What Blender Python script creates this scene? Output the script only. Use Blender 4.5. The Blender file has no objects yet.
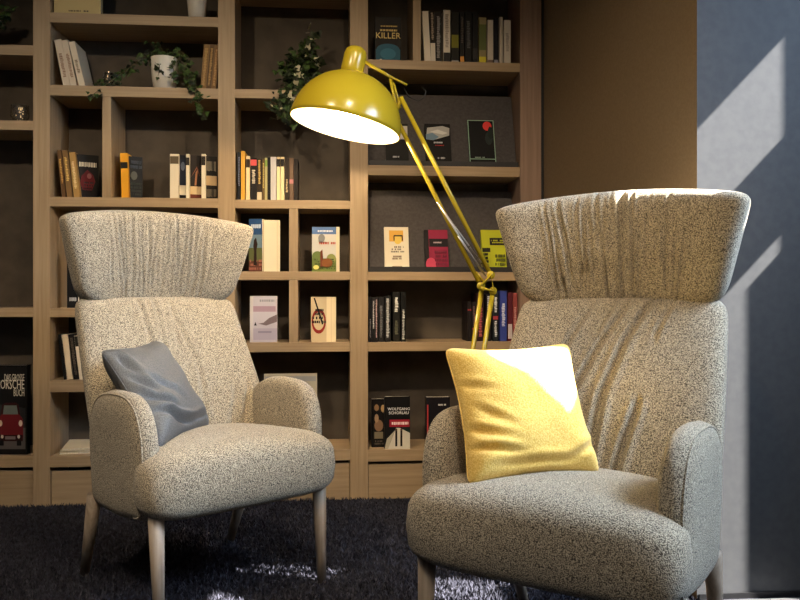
import bpy, math, random
import numpy as np
from mathutils import Vector, Matrix
PI = math.pi
sc = bpy.context.scene
col = sc.collection
# ------------------------------------------------------------------ camera
F, CY, H, TH = 800.0, 292.0, 0.87, math.atan(0.09)
CT, ST = math.cos(TH), math.sin(TH)
cd = bpy.data.cameras.new('camera'); cam = bpy.data.objects.new('camera', cd); col.objects.link(cam)
cam.location = (0, 0, H); cam.rotation_euler = (PI/2, 0, -TH)
cd.sensor_width = 36; cd.lens = 36; cd.shift_y = -(300-CY)/800; cd.clip_start = .05
sc.camera = cam
# ------------------------------------------------------------------ world, sun, lights, exposure
w = bpy.data.worlds.new('world'); sc.world = w; w.use_nodes = True
bg = w.node_tree.nodes['Background']; bg.inputs[0].default_value = (.62, .78, 1, 1); bg.inputs[1].default_value = .8
vs = sc.view_settings
vs.view_transform = 'Standard'; vs.look = 'None'; vs.gamma = 1; vs.use_curve_mapping = False; vs.exposure = 0
def light(name, kind, loc, energy, color, aim=None, **kw):
    d = bpy.data.lights.new(name, kind); d.energy = energy; d.color = color
    for k, v in kw.items(): setattr(d, k, v)
    o = bpy.data.objects.new(name, d); col.objects.link(o); o.location = loc
    if aim is not None: o.rotation_euler = (Vector(aim)-Vector(loc)).to_track_quat('-Z', 'Y').to_euler()
    return o
SUN = Vector((-1.0, .30, -1.04)).normalized()       # direction the sunlight travels
light('sun', 'SUN', (0, 0, 5), 66.0, (1, .95, .87), SUN*100+Vector((0, 0, 5)), angle=math.radians(.35))
light('window_daylight', 'AREA', (2.2, 1.3, 1.95), 56, (.60, .77, 1), (0, 1.9, .5), shape='RECTANGLE', size=1.3, size_y=1.1, spread=1.5)
light('added_room_fill', 'AREA', (.1, -.3, 2.6), 9, (1, .9, .78), (.2, 1.6, .2), shape='RECTANGLE', size=1.6, size_y=1.0, spread=1.5)  # invented neutral fill from the camera side, stands for no ceiling fixture
light('ceiling_spot_light_left', 'SPOT', (-1.0, .9, 2.6), 130, (1, .79, .54), (-.55, 3.5, .2), spot_size=1.35, spot_blend=.8, shadow_soft_size=.05)
light('ceiling_spot_light_right', 'SPOT', (.3, 1.0, 2.6), 110, (1, .78, .53), (.1, 3.5, .15), spot_size=1.3, spot_blend=.8, shadow_soft_size=.05)

# ------------------------------------------------------------------ helpers
def cw(X, Z, z=0):                 # camera-frame plan coordinates to world
    return Vector((X*CT+Z*ST, -X*ST+Z*CT, z))
def at(x, y, Y):                   # a pixel to the point at depth Y
    u = (x-400)/F; d = Y/(CT-u*ST)
    return Vector((d*(ST+u*CT), Y, H-(y-CY)/F*d))
def cp(x, y, D):                   # a pixel to the point at camera depth D
    return cw((x-400)/F*D, D, H-(y-CY)/F*D)
def s2l(c): return tuple(((v/255)/12.92 if v/255 <= .04045 else ((v/255+.055)/1.055)**2.4) for v in c)
def tag(o, label=None, cat=None, group=None, kind=None):
    if label: o['label'] = label
    if cat: o['category'] = cat
    if group: o['group'] = group
    if kind: o['kind'] = kind
    return o
def empty(name, loc, rz=0, parent=None):
    o = bpy.data.objects.new(name, None); col.objects.link(o); o.location = loc; o.rotation_euler.z = rz
    o.empty_display_size = .05
    return o
class MB:
    def __init__(s): s.v = []; s.f = []; s.m = []
    def add(s, vs_, fs, mi=0):
        b = len(s.v); s.v += [tuple(p) for p in vs_]; s.f += [tuple(i+b for i in f) for f in fs]; s.m += [mi]*len(fs); return s
    def box(s, lo, hi, mi=0, M=None):
        x0, y0, z0 = lo; x1, y1, z1 = hi
        p = [Vector(q) for q in ((x0,y0,z0),(x1,y0,z0),(x1,y1,z0),(x0,y1,z0),(x0,y0,z1),(x1,y0,z1),(x1,y1,z1),(x0,y1,z1))]
        if M is not None: p = [M @ q for q in p]
        return s.add(p, [(0,3,2,1),(4,5,6,7),(0,1,5,4),(1,2,6,5),(2,3,7,6),(3,0,4,7)], mi)
    def tube(s, pts, r, n=10, mi=0):
        pts = [Vector(p) for p in pts]; rs = r if isinstance(r, (list, tuple)) else [r]*len(pts)
        vv = []; ff = []; prev = None
        for i, p in enumerate(pts):
            t = (pts[min(i+1, len(pts)-1)]-pts[max(i-1, 0)]).normalized()
            a = prev if prev is not None else (Vector((0,0,1)) if abs(t.z) < .9 else Vector((1,0,0)))
            a = (a-t*a.dot(t)).normalized(); prev = a; b = t.cross(a)
            for k in range(n):
                q = 2*PI*k/n; vv.append(p+(a*math.cos(q)+b*math.sin(q))*rs[i])
        for i in range(len(pts)-1):
            for k in range(n):
                ff.append((i*n+k, i*n+(k+1) % n, (i+1)*n+(k+1) % n, (i+1)*n+k))
        ff.append(tuple(range(n))[::-1]); ff.append(tuple((len(pts)-1)*n+k for k in range(n)))
        return s.add(vv, ff, mi)
    def lathe(s, prof, n=40, M=None, mi=0, closed=False):
        vv = []; ff = []
        for r, z in prof:
            for k in range(n):
                q = 2*PI*k/n; p = Vector((r*math.cos(q), r*math.sin(q), z)); vv.append(M @ p if M is not None else p)
        m = len(prof)
        for i in range(m-1 if not closed else m):
            j = (i+1) % m
            for k in range(n): ff.append((i*n+k, i*n+(k+1) % n, j*n+(k+1) % n, j*n+k))
        if not closed:
            ff.append(tuple(range(n))[::-1]); ff.append(tuple((m-1)*n+k for k in range(n)))
        return s.add(vv, ff, mi)
    def build(s, name, mats, parent=None, smooth=False, bevel=0, loc=None):
        me = bpy.data.meshes.new(name); me.from_pydata(s.v, [], s.f)
        if not isinstance(mats, (list, tuple)): mats = [mats]
        for m in mats: me.materials.append(m)
        me.polygons.foreach_set('material_index', s.m)
        me.polygons.foreach_set('use_smooth', [smooth]*len(s.f))
        me.update(); me.validate()
        o = bpy.data.objects.new(name, me); col.objects.link(o)
        if loc is not None: o.location = loc
        if parent is not None: o.parent = parent
        if bevel:
            b = o.modifiers.new('bevel', 'BEVEL'); b.width = bevel; b.segments = 2; b.limit_method = 'ANGLE'
        return o
def nodes(m): m.use_nodes = True; nt = m.node_tree; return nt, nt.nodes['Principled BSDF']
MC = {}
def plain(rgb, rough=.6, metal=0, spec=.4, emit=None):
    k = (tuple(rgb), rough, metal, spec)
    if k in MC: return MC[k]
    m = bpy.data.materials.new('painted_surface'); nt, b = nodes(m)
    b.inputs['Base Color'].default_value = (*s2l(rgb), 1); b.inputs['Roughness'].default_value = rough
    b.inputs['Metallic'].default_value = metal; b.inputs['Specular IOR Level'].default_value = spec
    n = nt.nodes.new('ShaderNodeTexNoise'); n.inputs['Scale'].default_value = 60; tc = nt.nodes.new('ShaderNodeTexCoord')
    nt.links.new(tc.outputs['Object'], n.inputs['Vector'])
    mr = nt.nodes.new('ShaderNodeMapRange'); mr.inputs[3].default_value = max(0, rough-.08); mr.inputs[4].default_value = min(1, rough+.08)
    nt.links.new(n.outputs[0], mr.inputs[0]); nt.links.new(mr.outputs[0], b.inputs['Roughness'])
    MC[k] = m; return m
def noisy(name, c1, c2, scale=180, detail=2, rough=.9, bump=.3, bscale=None, vec=(1,1,1), lo=.35, hi=.65, dist=.002, spec=.25, coord='Object', sheen=0):
    m = bpy.data.materials.new(name); nt, b = nodes(m); L = nt.links.new; N = nt.nodes.new
    tc = N('ShaderNodeTexCoord'); mp = N('ShaderNodeMapping'); mp.inputs['Scale'].default_value = vec
    L(tc.outputs[coord], mp.inputs[0])
    n = N('ShaderNodeTexNoise'); n.inputs['Scale'].default_value = scale; n.inputs['Detail'].default_value = detail
    L(mp.outputs[0], n.inputs['Vector'])
    r = N('ShaderNodeValToRGB'); r.color_ramp.elements[0].position = lo; r.color_ramp.elements[1].position = hi
    r.color_ramp.elements[0].color = (*s2l(c1), 1); r.color_ramp.elements[1].color = (*s2l(c2), 1)
    L(n.outputs[0], r.inputs[0]); L(r.outputs[0], b.inputs['Base Color'])
    b.inputs['Roughness'].default_value = rough; b.inputs['Specular IOR Level'].default_value = spec
    if sheen: b.inputs['Sheen Weight'].default_value = sheen
    if bump:
        n2 = N('ShaderNodeTexNoise'); n2.inputs['Scale'].default_value = bscale or scale; n2.inputs['Detail'].default_value = 2
        L(mp.outputs[0], n2.inputs['Vector'])
        bp = N('ShaderNodeBump'); bp.inputs['Strength'].default_value = bump; bp.inputs['Distance'].default_value = dist
        L(n2.outputs[0], bp.inputs['Height']); L(bp.outputs[0], b.inputs['Normal'])
    return m
def wood(name, c1, c2, axis, rough=.5):     # grain runs along the given axis
    v = [38, 38, 38]; v[axis] = 1.6
    return noisy(name, c1, c2, scale=2.2, detail=6, rough=rough, bump=.12, vec=v, lo=.3, hi=.7, dist=.001, spec=.35)
OAK1, OAK2 = (148, 125, 96), (170, 147, 116)
WV = wood('oak_vertical_grain', OAK1, OAK2, 2); WH = wood('oak_horizontal_grain', OAK1, OAK2, 0)
WD1, WD2 = (128, 104, 88), (148, 122, 104)
WR = wood('oak_end_panel_grain', WD1, WD2, 2)
M_back = noisy('taupe_back_panel', (74, 66, 58), (84, 76, 66), 14, 3, .7, .05)
M_board = noisy('dark_grey_display_board', (66, 62, 62), (74, 70, 70), 90, 2, .75, .1)
M_lip = plain((34, 32, 34), .5)
M_fab = noisy('heather_greige_weave', (72, 65, 55), (199, 185, 160), 410, 1.5, .95, .8, 410, lo=.37, hi=.63, dist=.003, sheen=.15)
M_pile = noisy('dark_carpet_pile', (26, 26, 34), (66, 66, 78), 70, 3, .95, 0, coord='Object')
M_legw = wood('ash_leg_grain', (134, 118, 102), (172, 156, 138), 2)
M_greyc = noisy('grey_cushion_cloth', (74, 75, 76), (106, 106, 105), 420, 2, .6, .25, 420, spec=.5, dist=.001)
M_yelc = noisy('yellow_cushion_weave', (222, 178, 80), (248, 214, 124), 300, 2, .9, .5, 300, dist=.002, sheen=.2)
M_pier = noisy('grey_painted_plaster', (60, 61, 64), (65, 66, 68), 40, 3, .85, .06)
M_brown = noisy('brown_wall_cloth', (120, 102, 78), (128, 109, 84), 120, 3, .85, .1)
M_wall = noisy('warm_plaster', (150, 140, 128), (158, 148, 136), 40, 3, .9, .05)
M_yel = plain((172, 152, 36), .22, 0, .5); M_in = plain((240, 238, 230), .6)
M_met = plain((170, 170, 172), .3, .9); M_black = plain((24, 24, 26), .45)
# ------------------------------------------------------------------ setting
YB = 3.345; YK = YB+.235
XR = 2.25
def struct(name, mb, m): return tag(mb.build(name, m), kind='structure')
struct('floor', MB().box((-2.6, -1.6, -.08), (2.6, 3.8, 0)), noisy('carpet_backing', (22, 22, 28), (40, 40, 48), 160, 2, .95, .2))
struct('ceiling', MB().box((-2.6, -1.6, 2.75), (XR+.012, 3.8, 2.83)), plain((190, 184, 176), .9))
struct('wall_left', MB().box((-2.6, -1.6, 0), (-2.5, 3.8, 2.75)), M_wall)
struct('wall_behind_shelves', MB().box((-2.5, 3.66, 0), (2.6, 3.8, 2.75)), M_wall)
struct('wall_front', MB().box((-2.6, -1.7, 0), (2.6, -1.6, 2.75)), M_wall)
# pier: its front is grey plaster, its side facing the shelves brown
p0, p1 = at(543, 300, YB+.02), at(697, 300, 2.18)
pv = [(p0.x, YB+.02), (p1.x, p1.y), (XR, p1.y), (XR, YB+.02)]
mb = MB().add([(x, y, 0) for x, y in pv]+[(x, y, 2.75) for x, y in pv], [(0,3,2,1),(4,5,6,7),(2,3,7,6),(3,0,4,7),(1,2,6,5)], 0)
mb.add([(x, y, 0) for x, y in pv[:2]]+[(x, y, 2.75) for x, y in pv[:2]], [(0,1,3,2)], 1)
struct('wall_pier', mb, [M_pier, M_brown])
struct('baseboard_pier', MB().box((p1.x+.005, p1.y-.05, 0), (XR, p1.y-.03, .007)).box((p1.x+.005, p1.y-.006, 0), (XR, p1.y-.001, .016), 1), [M_met, M_black])
struct('trim_1', MB().box((p0.x-.014, YB+.004, 0), (p0.x-.001, YB+.03, 2.75)), M_black)
# wall_right with window openings (y0, y1, z0, z1)
HOLES = [(1.24, 1.37, 2.38, 2.70), (1.43, 1.76, 2.34, 2.70), (1.80, 1.893, 2.305, 2.60), (1.64, 1.80, 1.84, 2.06), (1.80, 1.89, 1.985, 2.045), (1.80, 1.86, .9, 1.985)]
def wall_with_holes(X0, X1, ya, yb, zt, holes):
    ys = sorted({ya, yb, *[h[0] for h in holes], *[h[1] for h in holes]}); zs = sorted({0, zt, *[h[2] for h in holes], *[h[3] for h in holes]})
    m = MB()
    for i in range(len(ys)-1):
        for j in range(len(zs)-1):
            yc, zc = (ys[i]+ys[i+1])/2, (zs[j]+zs[j+1])/2
            if any(h[0] < yc < h[1] and h[2] < zc < h[3] for h in holes): continue
            m.box((X0, ys[i], zs[j]), (X1, ys[i+1], zs[j+1]))
    return m
struct('wall_right', wall_with_holes(XR, XR+.012, -1.6, 3.66, 2.75, HOLES), M_wall)

# ------------------------------------------------------------------ bookcase
bc = tag(empty('bookcase', at(230, 500, YB).xy.to_3d()), 'wall-filling oak bookcase with open compartments behind the armchairs and lamp', 'bookcase')
BO = Vector(bc.location)
def X(x): return at(x, 300, YB).x
def Z(x, y): return at(x, y, YB).z
def part(name, mb, m, bevel=.0012, label=None):
    mb.v = [tuple(Vector(p)-BO) for p in mb.v]
    return tag(mb.build(name, m, bc, bevel=bevel), label)
TOP = 2.45
XL = -2.2
for a, b, m in ((33, 50, WV), (218, 235, WV), (350, 368, WV)):
    part('upright', MB().box((X(a), YB, 0), (X(b), YK, TOP)), m)
part('upright', MB().box((XL-.06, YB, 0), (XL, YK, TOP)), WV)
part('upright', MB().box((X(520), YB-.004, 0), (X(541), YK, TOP)), WR, label='reddish oak end panel')
SH = {}
def shelf(key, xa, xb, xr, yt, yb_, y0=0.0, m=None):
    x0 = X(xa) if xa is not None else XL
    zt, zb = Z(xr, yt), Z(xr, yb_)
    part('shelf', MB().box((x0, YB+y0, zb), (X(xb), YK, zt)), m or WH); SH[key] = zt
    return zt
for k, yt, yb_ in (('L0', -60, -50), ('L1', 45, 55), ('L2', 120.5, 130), ('L3', 307.5, 317), ('L4', 456, 467.5)):
    shelf(k, None, 33, 20, yt, yb_, .001)
for k, yt, yb_ in (('A0', -58, -48), ('A1', 14.5, 24.5), ('A2', 86.5, 97), ('A3', 197.5, 207), ('A4', 308, 317), ('A5', 380, 391.5), ('A6', 455, 466)):
    shelf(k, 50, 218, 130, yt, yb_, .001)
for k, yt, yb_ in (('B0', -22, -12), ('B1', 90, 99), ('B2', 200, 208.5), ('B3', 271.5, 280), ('B4', 342.5, 352), ('B5', 450, 461.5)):
    shelf(k, 235, 350, 290, yt, yb_, .001)
for k, yt, yb_ in (('C0', -40, -30), ('C1', 61, 70), ('C2', 166, 176), ('C3', 272, 280.5), ('C4', 342, 351), ('C5', 449, 460.5)):
    shelf(k, 368, 520, 440, yt, yb_, .001)
def divider(xa, xb, z0, z1): part('divider', MB().box((X(xa), YB+.002, z0), (X(xb), YK, z1)), WV)
divider(102, 111, SH['A3'], SH['A2']-.042); divider(289, 298, SH['B4'], SH['B3']-.036); divider(289, 298, SH['B3'], SH['B2']-.036)
divider(413, 421, SH['C1'], SH['C0']-.04)
for a, b, k in ((None, 33, 'L4'), (50, 218, 'A6'), (235, 350, 'B5'), (368, 520, 'C5')):
    x0 = (X(a) if a else XL)+.002; x1 = X(b)-.002
    part('base_panel', MB().box((x0, YB+.012, 0), (x1, YB+.032, SH[k]-.062)), WH)
part('back_panel', MB().box((XL, YK, 0), (X(541), YK+.02, TOP)), M_back, 0, 'dark taupe back panel')
# sloping display boards in the right bay
BOARD = {}
for k, yb_ in (('C2', 166), ('C3', 272)):
    zt = SH[k]; x0, x1 = X(368)+.004, X(520)-.004
    y0, y1 = YB+.045, YB+.15; hgt = .335 if k == 'C2' else .36
    mb = MB().add([(x0, y0, zt+.004), (x1, y0, zt+.004), (x1, y1, zt+hgt), (x0, y1, zt+hgt), (x0, y0+.012, zt+.004), (x1, y0+.012, zt+.004), (x1, y1+.012, zt+hgt), (x0, y1+.012, zt+hgt)],
        [(0,1,2,3),(7,6,5,4),(0,4,5,1),(1,5,6,2),(2,6,7,3),(3,7,4,0)])
    b = part('display_board', mb, M_board, 0, 'sloping dark grey display board')
    part('board_ledge', MB().box((x0, YB+.012, zt+.001), (x1, YB+.05, zt+.007)).box((x0, YB+.008, zt+.001), (x1, YB+.014, zt+.022)), M_lip, 0)
    BOARD[k] = (y0, y1, zt+.007, hgt)

# ------------------------------------------------------------------ soft shapes
def slab(nu, nv, fn, n=6.0, p=4.0, q=2.0, nlow=None):
    """closed cushion: fn(U, V, t) -> point, t in [-1, 1] across the thickness"""
    mb = MB(); idx = {}
    def g(i, N): return math.sin((i/N*2-1)*PI/2)*.55+(i/N*2-1)*.45
    vv = []
    def vert(i, j, s):
        edge = i in (0, nu) or j in (0, nv)
        key = (i, j, 0 if edge else s)
        if key in idx: return idx[key]
        u, v = g(i, nu), g(j, nv); m = max(abs(u), abs(v))
        nn = (nlow if (nlow and v < 0) else n)
        r = (abs(u)**nn+abs(v)**nn)**(1/nn) if m > 0 else 1
        U, V = (u*m/r, v*m/r) if m > 0 else (0, 0)
        f = max(0, 1-m**p)**(1/q)
        vv.append(fn(U, V, s*f)); idx[key] = len(vv)-1
        return idx[key]
    ff = []
    for s in (1, -1):
        for i in range(nu):
            for j in range(nv):
                q4 = [vert(i, j, s), vert(i+1, j, s), vert(i+1, j+1, s), vert(i, j+1, s)]
                ff.append(tuple(q4) if s == 1 else tuple(q4[::-1]))
    return mb.add(vv, ff)
def creases(seed, n, ulo, uhi, depth, width, fan=0.0):
    rnd = random.Random(seed); L_ = []
    for k in range(n):
        L_.append((ulo+(uhi-ulo)*(k+rnd.uniform(.15, .85))/n, rnd.uniform(-.15, .15), depth*rnd.uniform(.45, 1.3), width*rnd.uniform(.7, 1.5), rnd.uniform(-1, -.2), rnd.uniform(.2, 1), rnd.uniform(0, 6)))
    def f(U, V):
        d = 0
        for u0, dr, dp, wd, va, vb, ph in L_:
            c = u0*(1+fan*(1-V)/2)+dr*.2*V+.008*math.sin(4*V+ph)
            x = (U-c)/wd
            if abs(x) > 3: continue
            fade = 1/(1+math.exp(-(V-va)*9))*1/(1+math.exp((V-vb)*7))
            d -= dp*math.exp(-x*x)*fade
            d += dp*.45*math.exp(-((abs(x)-1.5)**2)*2)*fade
        return d
    return f
def folds(lines):
    def f(U, V):
        d = 0
        for pts, dp, wd in lines:
            v0, v1 = pts[-1][0], pts[0][0]
            if V > v1+.12 or V < v0-.12: continue
            u = pts[0][1] if V >= v1 else pts[-1][1]
            for (va, ua), (vb, ub) in zip(pts, pts[1:]):
                if vb <= V <= va: t = (va-V)/(va-vb); t = t*t*(3-2*t)*.3+t*.7; u = ua+(ub-ua)*t
            x = (U-u)/wd
            if abs(x) > 4: continue
            fade = sm(v0-.12, v0+.1, V)*(1-sm(v1-.06, v1+.12, V))
            d += fade*dp*(-math.exp(-x*x)+.5*math.exp(-((abs(x)-1.9)**2)*1.2))
        return d
    return f
def sm(a, b, x): t = min(1, max(0, (x-a)/(b-a))); return t*t*(3-2*t)
def make_chair(label, cx, cz, a, seed, fold):
    wp = cw(cx, cz)
    root = empty('armchair', wp, PI+0)   # local +y is forward, x mirrored below
    fwd = cw(math.sin(a), -math.cos(a))
    root.rotation_euler.z = math.atan2(fwd.y, fwd.x)-PI/2
    tag(root, label, 'armchair', 'high-backed greige armchairs')
    # fitted frame has x towards image right; blender local x is the other way
    def W(x, y, z): return (-x, y, z)
    def flip(mb): mb.f = [tuple(reversed(f)) for f in mb.f]; return mb
    cr = creases(seed, 20, -.6, .6, .012 if seed == 11 else .0065, .013)
    def head(U, V, t):
        d = cr(U, V)*(1 if t > 0 else .1)
        cen = (-.014 if seed == 11 else -.003)*math.exp(-((U-.04)/.017)**2) if t > 0 else 0
        y = -.234+.022*V-.082*(1-U*U)+t*(.062+.012*(1-abs(V)))
        if t > .05: y += d+cen
        return W(U*(.297+.037*V), y, .973+.130*V+.036*(1-U*U)*((V+1)/2)**1.3-.006*(1-V)/2-.036*(1-U*U)*((1-V)/2)**2)
    hb = slab(200, 48, head, 16, 8, 2.5, nlow=7).build('headrest', M_fab, root, True)
    cb = folds(fold)
    def back(U, V, t):
        z = .550+.306*V
        wv = .272+.018*sm(.87, .5, z)
        yc = -.055-.01*sm(.25, .45, z)-.19*sm(.3, 1.05, z)*1.35
        y = yc+.03*U*U*(.4+.6*sm(.9, .4, z))+t*.05
        if t > .05: y += cb(U, V)*1.5+.012*math.cos(U*PI/2)*math.sin((V+.3)*2)
        return W(U*wv, y, z)
    slab(150, 60, back, 14, 9, 2.4).build('backrest', M_fab, root, True)
    def seat(U, V, t):
        y = .13+.225*V; wv = .243+.060*sm(-.1, .6, V)
        top = .016*(1-U*U)+.006*(1-V*V)
        y2 = y+(.012*(1-U*U) if V > 0 else 0)*V
        return W(U*wv, y2, .363+t*(.087+(top if t > 0 else 0))-.004*V-(.02*max(0, -V) if t > 0 else 0))
    flip(slab(60, 48, seat, 8, 8, 3.0)).build('seat_cushion', M_fab, root, True)
    for s in (1, -1):
        def arm(U, V, t):
            y = .082+.188*U; z = .424+.176*V+.02*max(0, -V)*max(0, U)
            y += .03*max(0, V)*(1-abs(U)) - .012*max(0, -V)*max(0, U)
            return W(s*(.260+.006*V+t*.037), y, z)
        m = slab(32, 34, arm, 2.8, 6, 2.4, nlow=9)
        if s < 0: m = flip(m)
        ao = m.build('armrest', M_fab, root, True)
        pts = []
        for k in range(60):
            th = -PI*.25+PI*1.4*k/59-.2
            u, v = math.cos(th), math.sin(th); mx = max(abs(u), abs(v)); u, v = u/mx, v/mx
            nn = 9 if v < 0 else 2.8
            r = (abs(u)**nn+abs(v)**nn)**(1/nn); U, V = u/r*.94, v/r*.94
            pts.append(arm(U, V, .62))
        MB().tube(pts, .0028, 6).build('piping', M_fab, ao, True)
        for (fx, fy, tx, ty, tz) in ((.256, .303, .258, .285, .31), (.251, -.232, .262, -.12, .27)):
            MB().tube([(-s*fx, fy, 0), (-s*(fx*.5+tx*.5), fy*.5+ty*.5, tz/2), (-s*tx, ty, tz)], [.0128, .0175, .0215], 20).build('leg', M_legw, root, True)
    fr = MB().box((-.22, -.04, .27), (.22, .24, .30))
    fr.build('seat_frame', M_black, root, bevel=.01)
    return root
CH1 = make_chair('greige heather wing armchair holding the grey cushion, beside the shelves on the left', -.626, 2.446, .727, 3, [([(.75, .12), (.2, .25), (-.3, .2)], .005, .03), ([(1, -.3), (.4, -.25)], .005, .03), ([(1, .1), (.5, .06)], .004, .025), ([(1, -.1), (.3, -.12)], .004, .025), ([(0, .62), (-.4, .48)], .007, .035), ([(.05, .8), (-.4, .64)], .007, .035)])
CH2 = make_chair('greige wing armchair nearest the camera, holding the yellow cushion, against the grey sunlit wall', .432, 1.876, -.57, 11, [([(.95, .12), (.5, -.12), (.1, -.30), (-.35, -.40)], .011, .03), ([(1, .35), (.6, .14), (.2, .02), (-.4, -.02)], .012, .032), ([(.15, .33), (-.2, .24), (-.45, .18)], .011, .03), ([(1, -.2), (.6, -.38), (.3, -.5)], .008, .03), ([(1, .55), (.7, .42)], .006, .025), ([(1, 0), (.7, -.1)], .006, .025)])

def cushion(name, corners, T, mat, label, sag, folds, seed, seam=None):
    """corners TL, TR, BR, BL in world; thickness T"""
    TL, TR, BR, BL = corners; cen = (TL+TR+BR+BL)/4
    nrm = ((TR-TL)+(BR-BL)).cross((TL-BL)+(TR-BR)).normalized()
    if nrm.dot(Vector((0, 0, H))-cen) < 0: nrm = -nrm
    rnd = random.Random(seed); ph = [rnd.uniform(0, 6) for _ in range(8)]
    root = empty(name, Vector((cen.x, cen.y, min(BL.z, BR.z))))
    def fn(U, V, t):
        k = sag
        u2 = U*(1-k*(1-V*V)*abs(U)**3); v2 = V*(1-k*(1-U*U)*abs(V)**3)
        a, b = (u2+1)/2, (v2+1)/2
        p = BL*(1-a)*(1-b)+BR*a*(1-b)+TR*a*b+TL*(1-a)*b
        d = 0
        for (fu, fv, ang, wd, ln, dp) in folds:
            x = (U-fu)*math.cos(ang)+(V-fv)*math.sin(ang); y = -(U-fu)*math.sin(ang)+(V-fv)*math.cos(ang)
            d -= dp*math.exp(-(x/wd)**2-(y/ln)**2)
            d += .5*dp*math.exp(-((x-1.8*wd)/wd)**2-(y/ln)**2)
        d += .002*math.sin(7*U+ph[0]+3*V)+.002*math.sin(9*V+ph[1]-4*U)
        bump = d if abs(t) > .02 else 0
        return p+nrm*(t*T+(bump if t > 0 else -bump)*min(1, abs(t)*2)) - root.location
    m = slab(90, 90, fn, 14, 2.6, 1.45)
    m.build('cushion_cover', mat, root, True)
    tag(root, label, 'cushion')
    pts = []
    for k in range(121):
        q = k/120*4; s_ = int(q) % 4; f = q-int(q)
        uv = [(-1+2*f, 1), (1, 1-2*f), (1-2*f, -1), (-1, -1+2*f)][s_]
        u, v = uv; nn = 14; r = (abs(u)**nn+abs(v)**nn)**(1/nn)
        pts.append(fn(u/r, v/r, 0))
    MB().tube(pts, .0016, 6).build('seam', mat, root, True)
    return root
cushion('cushion', (cp(99, 350, 2.24), cp(156, 340, 2.50), cp(211, 425, 2.47), cp(160, 449, 2.12)), .062, M_greyc,
    'grey satin cushion slumped on the left armchair', .09,
    [(-.75, .1, .6, .06, .35, .016), (-.65, -.25, .9, .06, .4, .02), (-.5, -.6, 1.1, .06, .4, .018), (-.8, .5, .3, .06, .3, .014), (-.1, -.8, 1.3, .06, .35, .016), (-.3, -.1, .8, .05, .4, .01), (.4, -.85, 1.6, .06, .3, .012)], 3)
cushion('cushion', (cp(443, 347, 1.86), cp(569, 342, 1.97), cp(602, 474, 1.82), cp(467, 487, 1.71)), .07, M_yelc,
    'yellow woven cushion standing on the right armchair', .1,
    [(-.75, -.35, 1.2, .05, .3, .012), (-.7, -.6, 1.35, .05, .35, .014), (-.6, -.15, 1.0, .05, .25, .008), (.75, -.7, 2.0, .06, .3, .012), (0, -.85, 1.55, .06, .5, .01), (-.8, .3, 1.2, .05, .25, .007)], 5)

# ------------------------------------------------------------------ lamp
DL = 2.75
lroot = tag(empty('floor_lamp', cw((468-400)/F*DL, DL)), 'oversized glossy yellow jointed task lamp standing between the armchairs', 'lamp')
LO = Vector(lroot.location)
def lp(x, y, d=0): return cp(x, y, DL+d)-LO
def lpart(name, mb, m, parent=None, smooth=True, label=None): return tag(mb.build(name, m, parent or lroot, smooth), label)
px = DL/F
oc = lp(345, 127)
up_img = Vector((.235, 0, .972)).normalized()
R0 = .193
right = Vector((CT, -ST, 0)); fwd = Vector((ST, CT, 0))
upv = (right*.205+Vector((0, 0, .96))+fwd*.05).normalized()
xa = (right-upv*right.dot(upv)).normalized(); ya = upv.cross(xa)
SM = Matrix((( xa.x, ya.x, upv.x, oc.x), (xa.y, ya.y, upv.y, oc.y), (xa.z, ya.z, upv.z, oc.z), (0, 0, 0, 1)))
HD = .192
outer = [(R0*math.cos(t)**.92 if t < 1.5 else .0, HD*math.sin(t)) for t in [k*1.26/16 for k in range(17)]]
outer = [(R0*math.cos(t), HD*math.sin(t)) for t in [k*1.36/18 for k in range(19)]]
inner = [(max(r-.004, .01), max(z-.004, 0)) for r, z in outer][::-1]
sh = lpart('lamp_shade', MB().lathe(outer+inner, 72, SM, closed=True), [M_yel, M_in])
for poly in sh.data.polygons:
    ring = (poly.index)//72
    poly.material_index = 1 if 19 <= ring <= 36 else 0
cap = [(.030, HD-.012), (.036, HD-.01), (.0395, HD+.01), (.0395, HD+.062), (.036, HD+.078), (.026, HD+.088), (.01, HD+.092)]
lpart('shade_cap', MB().lathe(cap, 36, SM @ Matrix.Translation((-.018, 0, -.002))), M_yel)
bm_ = bpy.data.materials.new('lit_bulb'); nt, b = nodes(bm_); b.inputs['Emission Color'].default_value = (1, .86, .66, 1); b.inputs['Emission Strength'].default_value = 30
bulb = [(.004, .15), (.018, .145), (.02, .125), (.035, .10), (.045, .075), (.042, .052), (.028, .036), (.008, .030)]
lpart('bulb', MB().lathe(bulb, 24, SM), bm_)
bl = light('lamp_bulb_light', 'POINT', SM @ Vector((0, 0, .022)), 19, (1, .74, .44), shadow_soft_size=.02); bl.parent = lroot
rt = .0065
def rod(name, a, b, r=rt, m=None, n=12, parent=None): return lpart(name, MB().tube([a, b], r, n), m or M_yel, parent)
rod('head_bracket', SM @ Vector((.018, 0, HD+.045)), lp(392, 78), .006)
rod('head_bracket', lp(387, 75), lp(407, 85), .004)
rod('head_link', lp(390, 79, -.015), lp(397, 110, -.015), .0045); rod('head_link', lp(392.5, 79, .015), lp(400, 108, .015), .0045)
rod('head_link', lp(397, 110), lp(401, 97.5), .007)
rod('upper_arm', lp(391, 108, .02), lp(481, 286, .02), .0078)
rod('upper_arm', lp(401, 97.5, -.01), lp(491, 275, -.01), .0078)
for a_, b_ in (((437, 202), (488, 272)), ((440, 206), (482, 272)), ((458, 236), (486, 276))):
    rod('tension_spring', lp(*a_, 0), lp(*b_, 0), .0028, M_met)
mb = MB().tube([lp(481, 286, .03), lp(481, 286, -.02)], .014, 20).tube([lp(491, 275, .03), lp(491, 275, -.02)], .014, 20)
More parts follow.
